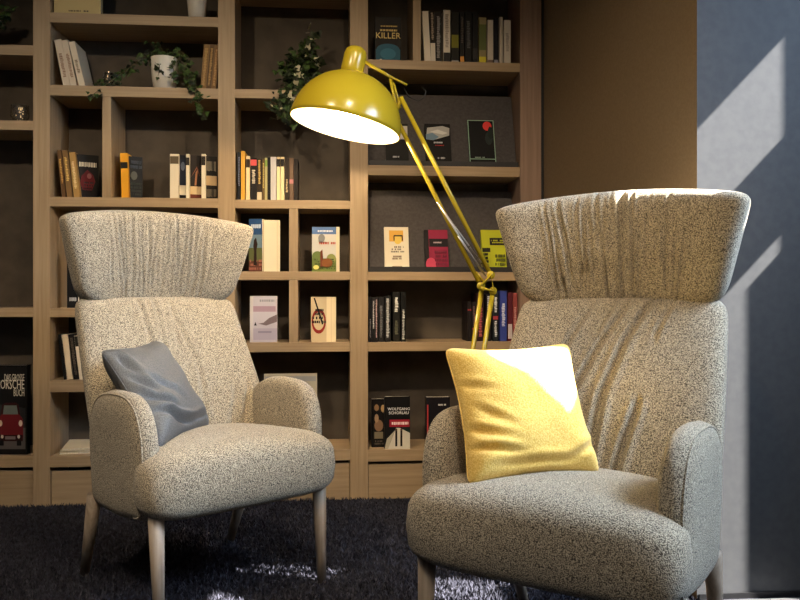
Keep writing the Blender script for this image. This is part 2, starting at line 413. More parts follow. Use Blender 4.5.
mb.tube([lp(493, 291, .03), lp(493, 291, -.02)], .014, 20).tube([lp(481, 286, -.02), lp(491, 275, -.02), lp(494, 291, -.02), lp(481, 288, -.02)], .006, 8)
mb.tube([lp(481, 286, .03), lp(491, 275, .03), lp(494, 291, .03), lp(481, 288, .03)], .006, 8)
lpart('elbow_joint', mb, M_yel)
rod('lower_arm', lp(482, 288, .02), lp(455, 470, .02), .0085)
rod('lower_arm', lp(493, 290, -.01), lp(466, 470, -.01), .0085)
rod('spring_arm', lp(476, 272, .02), lp(484, 282, .02), .004)
rod('stand_pole', lp(461, 465), Vector((0, 0, .03)), .012)
lpart('base_joint', MB().tube([lp(457, 468, .03), lp(464, 468, -.03)], .02, 20), M_yel)
lpart('base_plate', MB().lathe([(.14, 0.004), (.15, .008), (.15, .022), (.14, .03), (.02, .036)], 48), M_yel)
lpart('cable', MB().tube([lp(404, 88), lp(409, 97), lp(418, 101), lp(424, 98), lp(426, 91), lp(422, 87)], .0015, 6), M_black)
#DETAILS
# ------------------------------------------------------------------ carpet pile
def carpet():
    rng = np.random.default_rng(4)
    n = 120000
    u = rng.random(n); Zc = 1.75+(3.34-1.75)*rng.random(n)**.85; Xc = (u*1.12-.56)*Zc
    x = Xc*CT+Zc*ST; y = -Xc*ST+Zc*CT
    ok = (y < YB+.01) & (x > -2.45) & ((y < 2.12) | (x < .93+(3.36-y)*.09)) ; x, y = x[ok], y[ok]; n = len(x)
    th = rng.random(n)*2*PI; hgt = .008+.012*rng.random(n); wd = .0028+.002*rng.random(n)
    lx, ly = rng.normal(0, .007, n), rng.normal(0, .007, n)
    V = np.zeros((n, 3, 3)); V[:, 0] = np.stack([x-wd*np.cos(th), y-wd*np.sin(th), np.zeros(n)], 1)
    V[:, 1] = np.stack([x+wd*np.cos(th), y+wd*np.sin(th), np.zeros(n)], 1); V[:, 2] = np.stack([x+lx, y+ly, hgt], 1)
    me = bpy.data.meshes.new('carpet_pile'); me.vertices.add(3*n); me.vertices.foreach_set('co', V.reshape(-1))
    me.loops.add(3*n); me.loops.foreach_set('vertex_index', np.arange(3*n, dtype=np.int32)); me.polygons.add(n)
    me.polygons.foreach_set('loop_start', np.arange(0, 3*n, 3, dtype=np.int32)); me.polygons.foreach_set('loop_total', np.full(n, 3, np.int32))
    me.update(calc_edges=True); me.materials.append(M_pile)
    o = bpy.data.objects.new('carpet_pile', me); col.objects.link(o)
    tag(o, 'dark blue-black shaggy carpet pile covering the floor', 'carpet', kind='stuff')
carpet()
# ------------------------------------------------------------------ books
M_page = noisy('paper_page_edges', (216, 206, 184), (236, 228, 210), 300, 2, .9, .1, vec=(1, 1, .05))
def text_mesh(body, size, depth=.0003):
    cu = bpy.data.curves.new('lettering', 'FONT'); cu.body = body; cu.size = size; cu.extrude = depth; cu.align_x = 'CENTER'; cu.resolution_u = 2
    o = bpy.data.objects.new('lettering', cu); col.objects.link(o)
    bpy.context.view_layer.update()
    me = bpy.data.meshes.new_from_object(o); bpy.data.objects.remove(o)
    v = [tuple(p.co) for p in me.vertices]; f = [tuple(p.vertices) for p in me.polygons]
    bpy.data.meshes.remove(me); return v, f
class Art:
    """prints on a flat cover: plane x (0..W), z (0..Hh), facing -y"""
    def __init__(s, W, Hh, y): s.W, s.H, s.y = W, Hh, y; s.mb = MB(); s.mats = []; s.k = 0
    def mat(s, rgb):
        m = plain(rgb if max(rgb) > 85 else tuple(v*.66 for v in rgb), .55, 0, .2)
        if m not in s.mats: s.mats.append(m)
        return s.mats.index(m)
    def poly(s, pts, rgb):
        s.k += 1; y = s.y-.0002-.00012*s.k; n = len(pts)
        v = [(u*s.W, y, w_*s.H) for u, w_ in pts]+[(u*s.W, s.y, w_*s.H) for u, w_ in pts]
        s.mb.add(v, [tuple(range(n))]+[(i, i+n, (i+1) % n+n, (i+1) % n) for i in range(n)], s.mat(rgb))
    def rect(s, u0, v0, u1, v1, rgb): s.poly([(u0, v0), (u1, v0), (u1, v1), (u0, v1)], rgb)
    def ell(s, cu, cv, ru, rv, rgb, a0=0, a1=2*PI): s.poly([(cu+ru*math.cos(a0+(a1-a0)*i/20), cv+rv*math.sin(a0+(a1-a0)*i/20)) for i in range(20 if a1-a0 > 6 else 21)], rgb)
    def text(s, body, cu, cv, size, rgb, sx=1.0, right=False):
        s.k += 1; v, f = text_mesh(body, size); y = s.y-.0004-.00012*s.k
        off = max(p[0] for p in v)*sx if right else 0
        s.mb.add([(cu*s.W+p[0]*sx-off, y-p[2], cv*s.H+p[1]) for p in v], f, s.mat(rgb))
    def marks(s, u0, v0, u1, v1, rows, rgb, seed=1, fill=.7):
        rnd = random.Random(seed)
        for r in range(rows):
            vb = v0+(v1-v0)*(r+.15)/rows; vt = v0+(v1-v0)*(r+.8)/rows; u = u0+rnd.uniform(0, .1)*(u1-u0)
            while u < u1-.02:
                w_ = rnd.uniform(.02, .07)*(u1-u0)*1.6
                if rnd.random() < fill+.15: s.rect(u, vb+rnd.uniform(0, .1)*(vt-vb), min(u+w_, u1), vt, rgb)
                u += w_*1.35
    def done(s, parent):
        if s.k: s.mb.build('cover_print', s.mats, parent)
def book_body(root, W, Hh, T, cov, spine_side=-1, x0=0.0):
    """standing book, front cover on the -y side; width W along x, thickness T along y"""
    c = .0016
    mb = MB().box((x0, 0, 0), (x0+W, c, Hh)).box((x0, T-c, 0), (x0+W, T, Hh))
    if spine_side < 0: mb.box((x0, c, 0), (x0+c, T-c, Hh))
    else: mb.box((x0+W-c, c, 0), (x0+W, T-c, Hh))
    mb.build('cover', plain(cov if max(cov) > 85 else tuple(v*.62 for v in cov), .55, 0, .2), root, bevel=.0004)
    MB().box((x0+.002, c, .002), (x0+W-.003, T-c, Hh-.002)).build('page_block', M_page, root)
def display_book(x0, x1, yt, Yf, zb, T, cov, art, label, group, rz=0.0, lean=0.0, spine_side=-1):
    a, b = at(x0, 300, Yf), at(x1, 300, Yf)
    W = (b.x-a.x)/max(.3, math.cos(rz)); xm = (x0+x1)/2; Hh = (at(xm, yt, Yf).z-zb)/math.cos(lean)
    root = tag(empty('book', ((a.x, Yf, zb))), label, 'book', group)
    root.rotation_euler = (-lean, 0, rz)
    book_body(root, W, Hh, T, cov, spine_side)
    A = Art(W, Hh, 0); art(A); A.done(root)
    return root
def spine_row(spec, Yf, zb, group, xstart=None):
    """spec rows: x0, x1, ytop, colour, depth, lean degrees, marks, label"""
    for i, (x0, x1, yt, cov, dep, lean, marks, label) in enumerate(spec):
        a, b = at(x0, 300, Yf), at(x1, 300, Yf); t = (b.x-a.x)*.97; Hh = (at((x0+x1)/2, yt, Yf).z-zb)
        L_ = math.radians(lean)
        t = t*math.cos(L_); Hh = (Hh-abs(t*math.sin(L_)))/math.cos(L_)
        ax = a.x if lean <= 0 else b.x-t*math.cos(L_)
        z0 = zb+.0002
        root = tag(empty('book', (a.x, Yf, z0)), label, 'book', group)
        # lean < 0: top goes left, resting on its right lower corner kept above the shelf
        root.rotation_euler = (0, L_, 0)
        if L_ > 0: root.location.z += t*math.sin(L_)
        else: root.location.x += Hh*math.sin(-L_)
        c = .0012
        MB().box((0, 0, 0), (t, .002, Hh)).box((0, .002, 0), (c, dep, Hh)).box((t-c, .002, 0), (t, dep, Hh)).build('cover', plain(cov if max(cov) > 85 else tuple(v*.62 for v in cov), .55, 0, .2), root, bevel=.0004)
        MB().box((c, .002, .002), (t-c, dep-.004, Hh-.003)).build('page_block', M_page, root)
        A = Art(t, Hh, 0); rnd = random.Random(i*7+int(x0))
        for mk in marks:
            if mk[0] == 'b': A.rect(.02, mk[1], .98, mk[2], mk[3])
            elif mk[0] == 't':           # upright lettering running down the spine, as short strokes
                v = mk[1]
                while v < mk[2]:
                    h_ = rnd.uniform(.012, .03)
                    A.rect(rnd.uniform(.25, .35), v, rnd.uniform(.62, .78), v+h_, mk[3]); v += h_+.011
        if A.k: A.mb.build('spine_print', A.mats, root)
W_ = (226, 216, 194)
YS = YB+.03
# --- bay A
spine_row([
 (54, 61.5, 39, (205, 190, 168), .15, -11, [('t', .2, .7, (150, 120, 100))], 'pale leaning book farthest left, beside the white book row on the top ivy shelf'),
 (61.5, 68, 39.5, (205, 190, 168), .15, -11, [('t', .2, .7, (150, 120, 100))], 'second of the pale leaning books left of the ivy'),
 (68.5, 75, 41, (214, 200, 176), .15, -13, [('t', .3, .6, (120, 100, 80))], 'third pale leaning book, its dark patterned cover turned out, left of the ivy')], YS, SH['A2'], 'pale leaning books left of the ivy')
spine_row([
 (57, 61, 150, (92, 66, 40), .15, -6, [('t', .3, .8, (200, 160, 90))], 'thin brown book farthest left in the short row above the left headrest'),
 (62, 67.5, 150, (120, 92, 56), .15, -6, [('t', .35, .85, (226, 190, 110))], 'brown book with gold spine lettering, second in the short row above the left headrest'),
 (69, 75, 152, (166, 130, 76), .15, -6, [('t', .2, .8, (230, 205, 150))], 'tan spined book next to the black cover with a red picture')], YS, SH['A3'], 'books above the left headrest')
spine_row([
 (120, 127.5, 153, (222, 160, 40), .14, -2, [('b', .66, .8, (30, 26, 22))], 'yellow spined book standing alone with its dark blue cover showing')], YS, SH['A3'], None)
def a_dark(A): A.marks(.1, .08, .9, .4, 4, (70, 84, 84), 5); A.ell(.4, .55, .22, .1, (92, 98, 96)); A.marks(.15, .7, .9, .92, 2, (66, 76, 92), 8)
def a_red(A):
    A.marks(.1, .7, .9, .86, 1, (215, 210, 190), 12, 1); A.poly([(.3, .2), (.7, .2), (.85, .4), (.75, .55), (.5, .66), (.25, .52), (.18, .36)], (96, 22, 28)); A.ell(.58, .52, .1, .06, (140, 90, 88)); A.marks(.3, .2, .75, .4, 3, (60, 14, 20), 9)
display_book(76, 96, 154, YS+.02, SH['A3'], .012, (22, 18, 18), a_red, 'black book with a red figure on its cover, above the left headrest', 'books above the left headrest', rz=.45)
display_book(128, 141, 156, YS+.02, SH['A3'], .012, (32, 38, 52), a_dark, 'dark blue patterned book cover right beside the yellow spine', None, rz=.5)
spine_row([
 (170, 179, 154, W_, .14, 0, [('b', .78, .95, (94, 82, 62))], 'thick cream book with a brown band, left end of the white and dark row'),
 (186, 189.5, 154, W_, .14, 0, [('b', .75, .92, (60, 52, 44))], 'slim white spine between two dark covers in the white and dark row'),
 (201.5, 205.5, 154, W_, .14, 0, [('b', .75, .95, (60, 52, 44))], 'slim white spine nearest the right upright in the white and dark row')], YS, SH['A3'], 'white and dark books above the left chair')
def c1(A): A.rect(0, 0, 1, .32, W_); A.rect(0, 0, 1, .1, (30, 26, 28)); A.rect(0, .32, 1, .9, (26, 40, 70)); A.ell(.5, .75, .3, .1, (90, 100, 120))
def c2(A): A.rect(0, .12, 1, .3, (205, 180, 140)); A.rect(0, 0, 1, .12, (96, 40, 24)); A.poly([(.4, .32), (.55, .32), (.7, .7), (.5, .62)], (150, 100, 70)); A.poly([(.1, .5), (.6, .75), (.9, .5), (.6, .7)], (120, 70, 50))
def c3(A): A.rect(0, .33, 1, .55, (196, 168, 126)); A.marks(.05, .02, .95, .3, 1, (110, 100, 84), 3); A.marks(.05, .6, .95, .95, 1, (120, 112, 96), 4)
display_book(179.3, 186, 155, YS+.02, SH['A3'], .012, (24, 30, 46), c1, 'narrow blue and cream cover left of the slim white spine', 'white and dark books above the left chair', rz=.3)
display_book(189.8, 201, 155, YS+.02, SH['A3'], .012, (44, 30, 26), c2, 'brown pictured cover with a cream band, middle of the white and dark row', 'white and dark books above the left chair', rz=.3)
display_book(205.8, 216.5, 156, YS+.02, SH['A3'], .012, (40, 34, 28), c3, 'dark cover with pale streaks touching the right upright', 'white and dark books above the left chair', rz=.3)
spine_row([
 (200, 206, 44, (128, 100, 62), .15, 5, [('t', .1, .9, (176, 140, 84))], 'brown book leaning right, first of three beside the ivy pot'),
 (206, 211, 44, (96, 74, 48), .15, 5, [('t', .1, .9, (170, 136, 84))], 'brown book leaning right, middle one of three beside the ivy pot'),
 (211, 216, 45, (120, 92, 58), .15, 5, [('t', .1, .9, (180, 140, 90))], 'brown book leaning right against the upright beside the ivy pot')], YS, SH['A2'], 'brown leaning books right of the ivy')
spine_row([
 (58, 62, 334, (30, 28, 28), .15, -7, [], 'thin black book at the left of the leaning row behind the left chair back'),
 (61, 67.5, 334, (214, 196, 168), .15, -7, [], 'cream leaning book behind the left chair back'),
 (68, 74, 334, (34, 30, 28), .15, -7, [('t', .1, .9, (90, 80, 70))], 'dark brown leaning book between two cream ones behind the left chair back'),
 (74, 81, 335, (220, 206, 180), .15, -7, [('b', .75, .98, (60, 56, 50))], 'cream leaning book with a dark band, half hidden by the left chair back')], YS, SH['A5'], 'leaning books behind the left chair back')
def seg(A): A.marks(.15, .1, .85, .2, 1, (180, 180, 180), 2)
display_book(67, 78, 250, YS+.02, SH['A4'], .03, (26, 26, 32), seg, 'black book in the compartment beside the left headrest bottom corner', None)
# cream box and pots on the top
def slab_thing(name, lo, hi, m, label, cat, group=None, bevel=.002):
    o = MB().box(tuple(Vector(lo)-Vector(((lo[0]+hi[0])/2, (lo[1]+hi[1])/2, lo[2]))), tuple(Vector(hi)-Vector(((lo[0]+hi[0])/2, (lo[1]+hi[1])/2, lo[2]))))
    return tag(o.build(name, m, bevel=bevel, loc=((lo[0]+hi[0])/2, (lo[1]+hi[1])/2, lo[2])), label, cat, group)
def crm(A): A.marks(.3, .06, .75, .10, 1, (90, 80, 60), 4)
display_book(54, 101, -40, YS+.0, SH['A1'], .03, (198, 178, 126), crm, 'large cream book cut off by the top of the photo', None)
# magazines lying behind the left arm
for k, (dx, rz) in enumerate(((0, .1), (.012, -.05), (.004, .16))):
    r = tag(empty('magazine', (at(82, 300, YS).x+dx, YS+.11, SH['A6']+.0005+k*.0085), rz),
        ['bottom magazine of the pile lying behind the left armrest', 'middle magazine of the pile lying behind the left armrest', 'top magazine of the pile lying behind the left armrest'][k], 'magazine', 'magazines lying behind the left armrest')
    MB().box((-.10, -.10, 0), (.12, .11, .0012)).box((-.10, -.10, .0068), (.12, .11, .008)).build('cover', plain([(216, 200, 170), (200, 184, 150), (226, 212, 184)][k]), r)
    MB().box((-.098, -.098, .0012), (.118, .108, .0068)).build('page_block', M_page, r)
# --- bay B: the long row
Bb = [(237.5, 240.5, 152, (36, 38, 48), [('t', .3, .9, (120, 126, 150))], 'thin navy book at the left end of the row under the trailing plant'),
 (241, 245, 151, (212, 160, 60), [], 'ochre spined book near the left end of the row under the trailing plant'),
 (246, 250, 156, (226, 204, 156), [('b', .74, .93, (70, 50, 34))], 'cream spined book with a brown label, beside the ochre book'),
 (250.3, 257, 158, (34, 28, 26), [('b', .82, .96, (200, 80, 80)), ('t', .4, .7, (200, 190, 170))], 'black book with a red label at its top, in the row under the trailing plant'),
 (257, 262, 159, (74, 56, 34), [('b', .0, .2, (205, 190, 160)), ('t', .4, .95, (190, 160, 90))], 'brown book with gold lettering and pale foot'),
 (262.2, 264.8, 159, (92, 74, 44), [('t', .3, .9, (190, 170, 100))], 'thin olive brown spine left of the green tinged one'),
 (264.8, 267.4, 158, (170, 160, 110), [('b', .8, .95, (120, 150, 70))], 'thin yellowish green spine in the row under the trailing plant'),
 (267.4, 270.4, 157.5, (28, 24, 24), [], 'plain black spine left of the light grey book'),
 (270.6, 276.5, 157, (190, 186, 184), [], 'light grey book in the middle of the row under the trailing plant'),
 (276.8, 280.3, 157, (228, 208, 160), [('b', .78, .95, (40, 32, 28))], 'left one of two matching cream spines with black labels'),
 (280.6, 284.3, 157, (228, 208, 160), [('b', .78, .95, (40, 32, 28))], 'right one of two matching cream spines with black labels'),
 (284.7, 289, 158.5, (70, 52, 38), [('t', .2, .5, (200, 180, 140))], 'dark brown book to the right of the cream pair'),
 (289.3, 293.6, 158, (106, 84, 66), [('b', .4, .5, (180, 120, 120))], 'mid brown book with a pinkish band near the right end of the row'),
 (293.8, 298, 159, (44, 34, 30), [], 'dark book at the right end of the row under the trailing plant')]
spine_row([(a, b, t, c, .14, 0, m, l) for a, b, t, c, m, l in Bb], YS, SH['B2'], 'books in the row under the trailing plant')
def sky_field(A):
    A.rect(0, 0, 1, 1, (110, 132, 146)); A.rect(0, .7, 1, 1, (44, 76, 118)); A.marks(.1, .8, .9, .92, 1, (200, 214, 230), 2)
    A.rect(0, .2, 1, .45, (92, 98, 60)); A.rect(0, 0, 1, .2, (96, 58, 46)); A.marks(.02, .02, .98, .24, 3, (150, 96, 80), 31); A.poly([(.38, .12), (.62, .12), (.58, .4), (.66, .52), (.55, .64), (.42, .6), (.36, .48), (.42, .38)], (66, 46, 38))
display_book(249, 262.5, 219, YS+.01, SH['B3'], .02, (190, 170, 130), sky_field, 'blue-skied paperback standing left of the cream page edges in the upper middle compartment', 'books displayed in the middle compartments', rz=-.3)
def cream(A): A.rect(.82, 0, .84, 1, (200, 180, 140))
display_book(263, 280, 220, YS+.012, SH['B3'], .03, (236, 222, 190), cream, 'thick cream book beside the blue-skied paperback', 'books displayed in the middle compartments', rz=.1)
def meadow(A):
    A.rect(0, 0, .88, 1, (206, 204, 196)); A.rect(0, .84, .88, 1, (90, 120, 170)); A.marks(.15, .88, .75, .94, 1, (235, 240, 245), 2); A.marks(.25, .6, .85, .68, 1, (190, 80, 60), 3)
    A.rect(0, 0, .88, .3, (112, 128, 66)); A.ell(.2, .34, .2, .12, (104, 122, 66)); A.ell(.7, .3, .17, .1, (140, 146, 84)); A.marks(.05, .05, .85, .3, 5, (84, 96, 50), 21); A.poly([(.3, .1), (.42, .12), (.38, .5), (.3, .45)], (110, 60, 40)); A.ell(.55, .2, .2, .1, (130, 80, 40)); A.ell(.35, .75, .12, .09, (130, 130, 130)); A.ell(.15, .1, .1, .05, (230, 220, 120))
    A.rect(.88, 0, 1, 1, (226, 212, 180))
display_book(312, 339.5, 227, YS+.005, SH['B3'], .025, (226, 212, 180), meadow, 'paperback with a green meadow cover right of the small divider', 'books displayed in the middle compartments')
def misty(A):
    A.rect(0, 0, .12, 1, (206, 200, 200)); A.rect(.12, 0, 1, 1, (196, 190, 200)); A.rect(.12, .66, .95, .78, (170, 142, 158)); A.marks(.3, .86, .9, .94, 1, (150, 150, 158), 2)
    A.poly([(.3, .4), (.5, .42), (.7, .52), (1, .6), (1, .44), (.6, .36)], (120, 104, 108)); A.poly([(.15, .36), (.2, .44), (.25, .36)], (70, 66, 74)); A.rect(.12, .05, 1, .3, (180, 172, 190)); A.rect(.3, .2, .8, .24, (150, 140, 160))
display_book(250, 277, 296, YS+.005, SH['B4'], .02, (206, 200, 200), misty, 'pale lilac paperback with a misty coast cover in the lower middle compartment', 'books displayed in the middle compartments')
def ring(A):
    A.rect(0, 0, .62, 1, (206, 186, 150)); A.ell(.31, .46, .29, .28, (140, 40, 34)); A.ell(.31, .46, .22, .2, (206, 186, 150)); A.poly([(.1, .98), (.16, .98), (.5, .4), (.44, .38)], (30, 26, 26)); A.marks(.02, .4, .6, .58, 2, (30, 26, 26), 3); A.marks(.15, .58, .5, .75, 2, (40, 30, 30), 7)
    A.rect(.62, 0, 1, 1, (232, 214, 176)); A.rect(.8, 0, .82, 1, (214, 192, 150))
display_book(311, 336, 297, YS+.005, SH['B4'], .03, (226, 206, 168), ring, 'tan book with a red ring on its cover in the lower middle compartment', 'books displayed in the middle compartments')
def plainart(A): A.rect(.02, .9, .98, .97, (150, 150, 150))
display_book(264, 317, 374, YS+.02, SH['B5'], .02, (176, 168, 150), plainart, 'large grey book behind the right arm of the left chair', None)
# --- bay C top
def killer(A):
    A.rect(.03, .02, .97, .98, (42, 36, 34)); A.rect(.03, .02, .97, .3, (40, 88, 108)); A.ell(.5, .3, .44, .12, (40, 88, 108)); A.ell(.5, .2, .3, .12, (52, 108, 132))
    A.marks(.15, .78, .85, .82, 1, (190, 160, 90), 2); A.marks(.14, .68, .86, .74, 1, (200, 176, 110), 6, 1)
    A.text('KILLER', .5, .53, .036, (214, 190, 120)); A.ell(.22, .06, .05, .025, (200, 200, 190)); A.ell(.45, .015, .05, .02, (214, 160, 80)); A.ell(.8, .04, .05, .025, (196, 120, 70))
display_book(375, 401, 17, YS+.02, SH['C1'], .03, (30, 26, 26), killer, 'dark thriller with a blue glow on its cover, standing alone left of the top divider', None)
Cc = [(422, 428.5, 11, (222, 212, 196), -3, [], 'white book leaning at the left end of the top right row'),
 (429.5, 434.5, 11, (70, 60, 52), -1.5, [('b', 0, .38, (214, 204, 190)), ('t', .45, .95, (170, 150, 130))], 'brown book with a white foot, second in the top right row'),
 (435, 442, 12, (56, 50, 48), 0, [('t', .1, .9, (150, 144, 140))], 'charcoal book with grey lettering, third in the top right row'),
 (443.5, 450.5, 10, (214, 206, 194), 0, [('b', 0, .2, (50, 46, 46)), ('t', .3, .9, (150, 140, 130))], 'white book with a dark foot, tallest in the top right row'),
 (451.5, 459, 11.5, (40, 36, 26), 0, [('b', .3, .55, (120, 118, 34)), ('b', .02, .06, (150, 150, 150))], 'dark book with a yellow-green glow on its spine'),
 (460, 464.5, 12, (34, 30, 30), 0, [('b', .0, .14, (216, 150, 70)), ('t', .4, .9, (90, 80, 70))], 'black book with an orange foot in the top right row'),
 (465, 472, 11.5, (28, 26, 26), 0, [('t', .3, .8, (90, 90, 88))], 'black book right of the orange-footed one'),
 (472.5, 478, 12, (30, 28, 28), 0, [('b', .1, .3, (70, 66, 64))], 'black book just left of the leafy green spine'),
 (479, 486.5, 17.5, (150, 136, 96), 0, [('b', .3, .85, (96, 104, 56)), ('b', .0, .16, (220, 204, 60))], 'leafy green spined book with a bright yellow foot'),
 (487.5, 493.5, 20, (196, 186, 172), 0, [('b', .02, .1, (120, 100, 90))], 'pale beige book right of the leafy green spine'),
 (494, 498.5, 18, (28, 28, 40), 0, [('b', .04, .1, (150, 150, 160))], 'narrow navy book between two pale books at the right of the top row'),
 (499.5, 503, 17, (188, 178, 164), 0, [], 'narrow pale book, second from the right end of the top right row'),
 (504, 511, 20, (208, 200, 186), 0, [('t', .3, .7, (160, 150, 140))], 'wide pale book at the right end of the top right row')]
spine_row([(a, b, t, c, .14, ln, m, l) for a, b, t, c, ln, m, l in Cc], YS, SH['C1'], 'books in the top right row')
# books on the sloping boards
def on_board(key, x0, x1, yt, T, cov, art, label, rz=0):
    y0, y1, zb, hg = BOARD[key]; lean = math.atan2(y1-y0, hg)
    Yf = y0+.004-T/math.cos(lean)
    return display_book(x0, x1, yt, Yf, zb+.0005+T*math.sin(lean)*0, T, cov, art, label, 'books displayed on the sloping boards', rz, lean)
def b1(A): A.rect(.55, .62, .98, .95, (200, 190, 180)); A.rect(.1, .02, .98, .1, (180, 176, 170)); A.marks(.3, .16, .6, .22, 1, (200, 200, 200), 3)
def b2(A): A.poly([(.04, .62), (.3, .6), (.95, .72), (.97, .9), (.7, .95), (.1, .9)], (170, 168, 164)); A.poly([(.04, .62), (.35, .6), (.55, .68), (.3, .78), (.04, .74)], (110, 134, 152)); A.poly([(.2, .8), (.5, .86), (.9, .78), (.7, .74)], (206, 204, 200)); A.marks(.3, .52, .7, .57, 1, (220, 220, 220), 2); A.marks(.35, .46, .75, .49, 1, (190, 40, 40), 2); A.marks(.45, .14, .75, .2, 1, (190, 190, 190), 5); A.rect(.1, .01, .96, .07, (180, 176, 170))
def b3(A):
    for r in ((0, 0, 1, .015), (0, .985, 1, 1), (0, 0, .03, 1), (.97, 0, 1, 1), (0, .14, 1, .155)): A.rect(*r, (140, 172, 150))
    A.ell(.74, .87, .17, .1, (210, 60, 56)); A.ell(.78, .6, .14, .14, (52, 66, 62)); A.ell(.85, .72, .1, .14, (40, 52, 48)); A.marks(.2, .16, .6, .2, 1, (130, 150, 140), 3)
on_board('C2', 386, 409, 121, .02, (34, 30, 28), b1, 'black book half behind the lamp arm, left on the upper sloping board')
on_board('C2', 426, 452, 121, .02, (24, 20, 20), b2, 'black book with a snowy mountain cover in the middle of the upper sloping board')
on_board('C2', 470, 496.5, 117, .02, (22, 22, 22), b3, 'black book with a pale green frame and red dot on the upper sloping board')
def b4(A): A.rect(.2, .66, .78, .92, (222, 168, 70)); A.ell(.55, .7, .16, .1, (228, 196, 90)); A.rect(.4, .78, .75, .81, (30, 26, 24)); A.rect(.38, .68, .42, .8, (30, 26, 24)); A.rect(.72, .68, .76, .8, (30, 26, 24)); A.marks(.25, .4, .8, .56, 3, (120, 110, 100), 3); A.marks(.3, .24, .7, .34, 2, (150, 130, 110), 4); A.rect(.3, .08, .7, .09, (160, 140, 120))
def b5(A): A.rect(.18, 0, 1, 1, (138, 28, 62)); A.rect(.2, .58, 1, .78, (30, 20, 26)); A.marks(.35, .66, .75, .71, 1, (230, 210, 210), 2, 1); A.ell(.25, .15, .22, .16, (196, 66, 96)); A.marks(.4, .1, .95, .5, 4, (110, 20, 50), 6)
def b6(A): A.rect(0, 0, 1, 1, (176, 182, 36)); A.rect(.35, .62, 1, .8, (40, 40, 30)); A.marks(.4, .66, .95, .76, 2, (176, 182, 36), 2); A.rect(.02, .45, .35, .55, (44, 44, 30)); A.marks(.05, .08, .25, .44, 4, (40, 40, 26), 3); A.marks(.5, .1, .95, .4, 3, (90, 96, 30), 5)
on_board('C3', 385, 409.5, 226, .02, (228, 218, 196), b4, 'cream book with an orange square and glasses drawing on the lower sloping board')
on_board('C3', 425.5, 449, 229, .02, (26, 18, 22), b5, 'magenta and black book in the middle of the lower sloping board')
on_board('C3', 483, 507, 229, .02, (170, 176, 40), b6, 'yellow-green book partly behind the right headrest on the lower sloping board')
# row with dark spines
Cd = [(369, 371.5, 297, (36, 34, 36), [('t', .1, .5, (150, 150, 150))], 'thin dark spine against the middle upright, left end of the black row'),
 (372, 375, 297, (30, 28, 28), [('t', .3, .9, (180, 180, 180))], 'black spine, second from the upright in the black row'),
 (375, 378, 297, (34, 26, 26), [('t', .1, .95, (200, 170, 170))], 'black spine with dense pale lettering, third in the black row'),
 (378.5, 384, 297, (46, 44, 46), [('t', .1, .8, (110, 110, 112))], 'charcoal spine with faint lettering in the black row'),
 (384.7, 391, 296, (40, 38, 38), [('t', .1, .95, (196, 196, 196))], 'black spine with bright white lettering in the black row'),
 (393, 400, 292, (36, 34, 30), [('t', .6, .9, (226, 226, 220)), ('t', .15, .4, (110, 110, 90))], 'tallest black book, second from the right of the black row'),
 (401, 406, 292, (32, 32, 30), [('t', .05, .65, (200, 200, 196))], 'black book at the right end of the black row'),
 (467.5, 471.5, 302, (40, 30, 32), [('b', .78, .82, (150, 50, 50))], 'dark book at the left end of the group behind the lamp arms'),
 (472, 476, 302, (36, 28, 30), [('b', .3, .34, (150, 50, 50)), ('t', .4, .9, (120, 90, 90))], 'dark book left of the lamp arms, second in its group'),
 (477, 484, 293, (58, 24, 30), [('t', .1, .9, (180, 90, 90))], 'dark red book seen between the two lamp arms'),
 (486, 491, 294, (44, 36, 42), [('t', .5, .95, (210, 210, 220))], 'dark book with white lettering behind the right lamp arm'),
 (493, 498.5, 293, (52, 60, 68), [('b', .45, .52, (170, 60, 70)), ('t', .1, .4, (210, 214, 220)), ('t', .6, .9, (220, 222, 226))], 'slate book with a red band left of the blue book'),
 (500, 507, 291, (52, 66, 140), [('t', .3, .75, (210, 214, 230))], 'bright blue book near the right chair headrest'),
 (508, 512.5, 292.5, (86, 30, 40), [('b', .05, .35, (190, 180, 180))], 'dark red book with a pale foot right of the blue book'),
 (513, 517.5, 293, (140, 66, 64), [('t', .3, .7, (200, 150, 140))], 'faded red book at the far right, next to the end panel')]
spine_row([(a, b, t, c, .14, 0, m, l) for a, b, t, c, m, l in Cd[:7]], YS, SH['C4'], 'books in the black row')
spine_row([(a, b, t, c, .14, 0, m, l) for a, b, t, c, m, l in Cd[7:]], YS, SH['C4'], 'books behind the lamp arms')
def w1(A): A.ell(.35, .82, .16, .07, (130, 100, 70)); A.ell(.8, .8, .15, .08, (170, 140, 100)); A.ell(.5, .45, .3, .12, (130, 100, 76)); A.ell(.35, .6, .14, .09, (160, 130, 100)); A.rect(.2, .18, .8, .32, (120, 110, 90)); A.marks(.2, .05, .9, .15, 2, (90, 80, 70), 3)
def w2(A):
    A.poly([(.14, 0), (1, 0), (1, .3), (.6, .4), (.45, .4)], (206, 200, 186)); A.poly([(0, 0), (.14, 0), (.4, .35), (.1, .2)], (176, 170, 150))
    A.poly([(.7, .38), (1, .3), (1, .5), (.7, .45)], (30, 60, 52)); A.rect(.42, .05, .5, .36, (28, 24, 26)); A.rect(.62, .05, .7, .36, (34, 26, 26)); A.ell(.46, .37, .045, .022, (90, 66, 56)); A.ell(.66, .37, .045, .022, (90, 66, 56))
    A.rect(.2, .42, .98, .56, (150, 30, 46)); A.marks(.24, .45, .95, .53, 1, (240, 214, 214), 5, 1)
    A.text('WOLFGANG', .56, .74, .0165, (235, 235, 235)); A.text('SCHORLAU', .56, .665, .0165, (235, 235, 235))
def w3(A): A.marks(.5, .82, .85, .87, 1, (214, 214, 214), 3); A.rect(.04, .2, .1, .85, (170, 60, 60))
